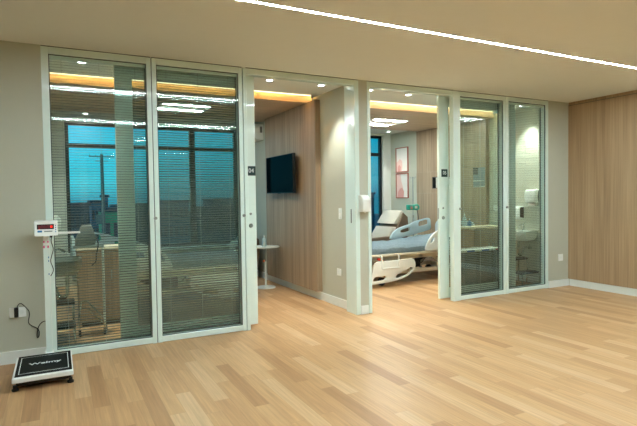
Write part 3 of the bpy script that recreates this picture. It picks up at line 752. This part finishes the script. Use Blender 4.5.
def pump_bottle(x, y, z, h, r, body, label):
    t = thing('pump_bottle', (x, y, z), label, 'bottle', 'bottles on the cabinet')
    MB().lathe([(r, z), (r*1.05, z+.004), (r*1.05, z+h*.6), (r*.4, z+h*.72), (r*.4, z+h*.78)], x, y, 16).build('body', body, t, True)
    MB().lathe([(r*.45, z+h*.78), (r*.45, z+h*.86), (r*.2, z+h*.88), (r*.2, z+h)], x, y, 12).build('pump', 'white', t, True)
pump_bottle(-.9, 1.2, .86, .22, .03, 'bottle', 'taller pale bottle on the low cabinet behind the bins')
pump_bottle(-.82, 1.17, .86, .12, .032, 'bluelabel', 'short bluish bottle on the low cabinet behind the bins')
# wall notice
t = thing('wall_notice', (-.34, 1.44, 1.49), 'grey blue notice with a dark square on the timber wall', 'notice')
MB().box(-.339, -.335, 1.31, 1.575, 1.495, 1.83).build('board', 'notice', t)
MB().box(-.342, -.339, 1.462, 1.575, 1.71, 1.828).build('dark_square', 'darkteal', t)
MB().box(-.341, -.339, 1.312, 1.573, 1.6, 1.608).box(-.341, -.339, 1.312, 1.573, 1.498, 1.506).build('rule', 'ink', t)
# sinks
def sink(fx, y0, y1, label, mat='ceramic'):
    # wall at fx(0); basin projects towards fx(.31)
    t = thing('wash_basin', (fx(.15), (y0+y1)/2, .5), label, 'sink', 'wash basins')
    r = lambda a, b: sorted((fx(a), fx(b)))
    bo = MB(); yc = (y0+y1)/2
    rim = [(0, 0), (.24, 0), (.29, .05), (.305, .15), (.305, y1-y0-.15), (.29, y1-y0-.05), (.24, y1-y0), (0, y1-y0)]
    lv = [(1, .8), (.99, .805), (.9, .8), (.8, .74), (.45, .69)]
    out = [(1., .79), (.97, .72), (.8, .66), (.5, .645)]
    def ring(s, z): return [bo.bm.verts.new((fx(.0+(a)*(.3+.7*s) if s > .95 else .03+a*s*.93), y0+(y1-y0)*.5+(b-(y1-y0)*.5)*s, z)) for a, b in rim]
    rings = [ring(s, z) for s, z in out[::-1]]+[ring(s, z) for s, z in lv]
    for i in range(len(rings)-1):
        for k in range(8): bo.bm.faces.new((rings[i][k], rings[i][(k+1) % 8], rings[i+1][(k+1) % 8], rings[i+1][k]))
    bo.bm.faces.new(rings[0][::-1]); bo.bm.faces.new(rings[-1]); bo.build('basin', mat, t, True)
    fa = MB().cyl((fx(.06), yc, .795), (fx(.06), yc, .88), .018, .016).tube([(fx(.06), yc, .875), (fx(.1), yc, .9), (fx(.16), yc, .87)], .012, 8).build('faucet', 'chrome', t, True)
    MB().tube([(fx(.06), yc, .88), (fx(.05), yc, .91), (fx(.02), yc, .93)], .008, 8).build('lever', 'chrome', fa, True)
    MB().tube([(fx(.17), yc, .65), (fx(.17), yc, .5), (fx(.16), yc, .44), (fx(.11), yc, .43), (fx(.08), yc, .47), (fx(.06), yc, .53), (fx(.0), yc, .54)], .018, 10).build('trap', 'chrome', t, True)
    MB().cyl((fx(0), yc-.09, .54), (fx(.05), yc-.09, .54), .02).cyl((fx(.035), yc-.09, .54), (fx(.035), yc-.09, .59), .008).build('valve', 'chrome', t, True)
    return t
sink(lambda d: -.26-d, .33, .74, 'white wash basin behind the rightmost glass bay')
sink(lambda d: -6.83+d, .32, .74, 'metal wash basin behind the leftmost glass bay', 'steel')
# towel and soap dispensers
t = thing('towel_dispenser', (-.32, .35, 1.23), 'white paper towel dispenser above the right basin', 'dispenser')
MB().prism([(-.26, 1.425), (-.36, 1.435), (-.395, 1.41), (-.405, 1.34), (-.39, 1.25), (-.35, 1.232), (-.26, 1.24)], 1, .255, .455, .012).build('cover', 'white', t, True)
MB().prism([(-.265, 1.415), (-.33, 1.42), (-.345, 1.33), (-.33, 1.245), (-.265, 1.25)], 1, .24, .256, .003).build('end_panel', 'black', t)
MB().box(-.36, -.3, .29, .42, 1.19, 1.235, .002).build('paper', 'paper', t)
t = thing('soap_dispenser', (-.3, .65, .97), 'slim white soap dispenser left of the paper towel dispenser', 'dispenser')
MB().prism([(-.262, 1.175), (-.33, 1.175), (-.358, 1.15), (-.358, 1.0), (-.33, .975), (-.262, .985)], 1, .585, .7, .008).build('cover', 'white', t, True)
MB().prism([(-.264, 1.165), (-.325, 1.165), (-.345, 1.14), (-.34, 1.01), (-.264, .995)], 1, .574, .586, .003).build('end_panel', 'black', t)
t = thing('soap_dispenser', (-6.78, .5, 1.07), 'white soap dispenser behind the leftmost glass bay', 'dispenser')
MB().prism([(-6.829, 1.225), (-6.73, 1.225), (-6.698, 1.19), (-6.705, 1.1), (-6.73, 1.07), (-6.829, 1.075)], 1, .44, .56, .008).build('cover', 'white', t, True)
MB().box(-6.79, -6.745, .434, .442, 1.13, 1.19, .002).build('sight_window', 'black', t)
# step stools under the basins
def stool(cx, y0, y1, label, s):
    t = thing('step_stool', (cx, (y0+y1)/2, 0), label, 'stool', 'step stools')
    x0, x1 = (cx-.2, cx+.19) if s > 0 else (cx-.15, cx+.06)
    MB().box(x0, x1, y0+.14, y1, .355, .39, .008).build('upper_step', 'rubber', t)
    MB().box(x0, x1, y0-.08, y0+.12, .175, .2, .008).build('lower_step', 'rubber', t)
    for x in (x0+.012, x1-.012):
        MB().tube([(x, y0+.16, .005), (x, y0+.15, .2), (x, y0+.16, .345), (x, y0+.2, .372), (x, y1-.05, .372), (x, y1-.01, .34), (x, y1, .005)], .011, 8).build('leg', 'chrome', t, True)
        MB().tube([(x, y0-.07, .005), (x, y0-.07, .17), (x, y0-.02, .19), (x, y0+.15, .19)], .011, 8).build('leg', 'chrome', t, True)
stool(-.47, .34, .66, 'dark two step stool with chrome legs under the right basin', 1)
stool(-6.66, .36, .68, 'dark two step stool under the basin behind the leftmost glass bay', -1)
# rolling stand and hooded lamp in the left room
t = thing('rolling_stand', (-6.4, .62, 0), 'rolling stand with white pole, chrome legs and black casters', 'stand')
MB().cyl((-6.33, .6, .14), (-6.33, .6, .916), .011).build('pole', 'white', t, True)
MB().tube([(-6.54, .62, .35), (-6.48, .62, .345), (-6.43, .61, .28), (-6.34, .6, .16), (-6.33, .6, .07)], .01, 8).build('leg', 'chrome', t, True)
MB().tube([(-6.54, .62, .28), (-6.48, .62, .275), (-6.43, .62, .21), (-6.34, .61, .12), (-6.31, .72, .07)], .01, 8).build('leg', 'chrome', t, True)
MB().tube([(-6.54, .62, .35), (-6.56, .62, .2), (-6.56, .62, .06)], .01, 8).build('leg', 'chrome', t, True)
for x, y in ((-6.56, .62), (-6.33, .6), (-6.31, .72)):
    MB().cyl((x-.012, y, .034), (x+.012, y, .034), .033, None, 16).build('caster', 'black', t, True)
MB().box(-6.6, -6.32, .55, .68, .9, .915, .004).build('tray', 'steel', t)
t = thing('grey_case', (-6.48, .72, .915), 'grey hooded case with a black lead, standing on the rolling stand', 'case')
MB().prism([(-6.58, .917), (-6.40, .917), (-6.385, .99), (-6.43, 1.12), (-6.52, 1.115), (-6.58, .97)], 1, .57, .68, .02).build('body', 'greycloth', t, True)
MB().tube([(-6.39, .6, .99), (-6.38, .55, .97), (-6.375, .53, .92), (-6.39, .53, .84), (-6.4, .53, .76), (-6.44, .53, .72)], .006, 6).build('lead', 'black', t, True)
cl = MB().prism([(-6.75, .875), (-6.6, .875), (-6.58, .93), (-6.64, .96), (-6.71, .955), (-6.76, .92)], 1, 1.03, 1.0+.25, .02).build('folded_cloth', 'cobalt', None, True)
cl.location.x += .21; cl.location.z = .861; tag(cl, 'blue folded cloth on the low cabinet behind the leftmost glass bay', 'cloth')

# ------------------------------------------------------------------ town outside
from math import floor
GZ = -9.
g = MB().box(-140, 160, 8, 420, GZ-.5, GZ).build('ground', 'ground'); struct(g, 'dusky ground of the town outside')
def pole(x, y):
    t = thing('utility_pole', (x, y, GZ), 'tall utility pole outside the left window', 'pole')
    MB().cyl((x, y, GZ), (x, y, 5.1), .2, .12, 12).build('shaft', 'pole', t, True)
    for z, hw in ((4.9, .95), (4.55, .5)): MB().box(x-hw, x+hw, y-.04, y+.04, z-.035, z+.035).build('crossarm', 'pole', t)
    for dx in (-.9, -.45, .45, .9): MB().cyl((x+dx, y, 4.93), (x+dx, y, 5.05), .03).build('insulator', 'pole', t)
    MB().box(x-.55, x+.1, y-.4, y-.1, -.6, .2, .05).build('transformer', 'pole', t)
pole(-3.33, 40)
def building(x0, x1, y0, y1, z1, mat, label, rows, cols, name='building'):
    t = thing(name, ((x0+x1)/2, (y0+y1)/2, GZ), label, 'building', 'town buildings at dusk')
    MB().box(x0, x1, y0, y1, GZ, z1).build('walls', mat, t)
    MB().box(x0-.2, x1+.2, y0-.2, y1+.2, z1, z1+.35).build('roof', 'bld2', t)
    for i in range(rows):
        for j in range(cols):
            w = (x1-x0)/cols; h = min(3., (z1-GZ)/rows); z = z1-.9-i*h
            MB().box(x0+w*(j+.2), x0+w*(j+.8), y0-.08, y0, z-h*.55, z).build('window', 'bldwin', t)
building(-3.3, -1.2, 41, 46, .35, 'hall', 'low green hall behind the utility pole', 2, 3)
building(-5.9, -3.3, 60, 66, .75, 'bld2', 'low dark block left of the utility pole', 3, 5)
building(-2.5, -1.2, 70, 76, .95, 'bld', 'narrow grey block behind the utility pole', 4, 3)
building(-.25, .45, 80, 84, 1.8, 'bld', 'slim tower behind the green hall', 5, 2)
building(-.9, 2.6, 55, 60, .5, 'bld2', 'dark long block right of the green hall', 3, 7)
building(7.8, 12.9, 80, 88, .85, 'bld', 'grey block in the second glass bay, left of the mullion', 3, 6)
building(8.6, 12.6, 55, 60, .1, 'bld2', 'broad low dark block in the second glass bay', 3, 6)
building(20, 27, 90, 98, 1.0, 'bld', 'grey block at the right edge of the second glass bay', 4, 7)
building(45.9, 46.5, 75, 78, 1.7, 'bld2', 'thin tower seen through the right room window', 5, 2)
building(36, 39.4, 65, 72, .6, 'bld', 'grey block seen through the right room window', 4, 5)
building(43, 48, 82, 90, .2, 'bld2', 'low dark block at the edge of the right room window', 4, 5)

# ------------------------------------------------------------------ sky
W = bpy.data.worlds.new('dusk_sky'); S.world = W; W.use_nodes = True
nt = W.node_tree; nt.nodes.clear()
o = nt.nodes.new('ShaderNodeOutputWorld'); bg = nt.nodes.new('ShaderNodeBackground')
tc = nt.nodes.new('ShaderNodeTexCoord'); sx = nt.nodes.new('ShaderNodeSeparateXYZ')
nt.links.new(tc.outputs['Generated'], sx.inputs[0])
r = nt.nodes.new('ShaderNodeValToRGB'); el = r.color_ramp.elements
el[0].position = 0; el[0].color = (.02, .25, .36, 1)
el[1].position = 1; el[1].color = (.0, .14, .3, 1)
for pos, c in ((.03, (.05, .48, .62, 1)), (.1, (.01, .42, .62, 1)), (.3, (.0, .36, .6, 1))):
    e = el.new(pos); e.color = c
nt.links.new(sx.outputs['Z'], r.inputs[0])
no = nt.nodes.new('ShaderNodeTexNoise'); no.inputs['Scale'].default_value = 6
mp = nt.nodes.new('ShaderNodeMapping'); mp.inputs['Scale'].default_value = (1, 1, 5)
nt.links.new(tc.outputs['Generated'], mp.inputs[0]); nt.links.new(mp.outputs[0], no.inputs['Vector'])
mr = nt.nodes.new('ShaderNodeMapRange'); mr.inputs[3].default_value = .8; mr.inputs[4].default_value = 1.2
nt.links.new(no.outputs['Fac'], mr.inputs[0])
vm = nt.nodes.new('ShaderNodeVectorMath'); vm.operation = 'SCALE'
az = nt.nodes.new('ShaderNodeMapRange'); az.inputs[1].default_value = -.1; az.inputs[2].default_value = .65; az.inputs[3].default_value = 1.15; az.inputs[4].default_value = .36
nt.links.new(sx.outputs['X'], az.inputs[0])
mu = nt.nodes.new('ShaderNodeMath'); mu.operation = 'MULTIPLY'
nt.links.new(mr.outputs[0], mu.inputs[0]); nt.links.new(az.outputs[0], mu.inputs[1])
nt.links.new(r.outputs[0], vm.inputs[0]); nt.links.new(mu.outputs[0], vm.inputs['Scale'])
nt.links.new(vm.outputs[0], bg.inputs[0]); bg.inputs[1].default_value = 1.7
nt.links.new(bg.outputs[0], o.inputs[0])

# ------------------------------------------------------------------ camera
cam = bpy.data.cameras.new('camera'); co = bpy.data.objects.new('camera', cam); C.objects.link(co)
yaw, pitch, roll, F = .477735708, -.0318717244, -.0144376621, 506.249294
f = Vector((math.sin(yaw)*math.cos(pitch), math.cos(yaw)*math.cos(pitch), math.sin(pitch)))
rr = Vector((math.cos(yaw), -math.sin(yaw), 0)); uu = rr.cross(f)
r2 = rr*math.cos(roll)+uu*math.sin(roll); u2 = -rr*math.sin(roll)+uu*math.cos(roll)
m = Matrix((r2, u2, -f)).transposed().to_4x4(); m.translation = Vector((-6.73587758, -4.95882876, 1.36913751))
co.matrix_world = m
cam.sensor_fit = 'HORIZONTAL'; cam.sensor_width = 36; cam.lens = F/637*36; cam.clip_end = 600; cam.clip_start = .05
S.camera = co
S.cycles.transparent_max_bounces = 48; S.cycles.max_bounces = 14; S.cycles.diffuse_bounces = 5; S.cycles.glossy_bounces = 5; S.cycles.transmission_bounces = 8
S.cycles.sample_clamp_indirect = 0; S.cycles.use_adaptive_sampling = False; S.cycles.use_denoising = True
S.view_settings.view_transform = 'Standard'; S.view_settings.look = 'None'; S.view_settings.gamma = 1; S.view_settings.use_curve_mapping = False
S.view_settings.exposure = .1
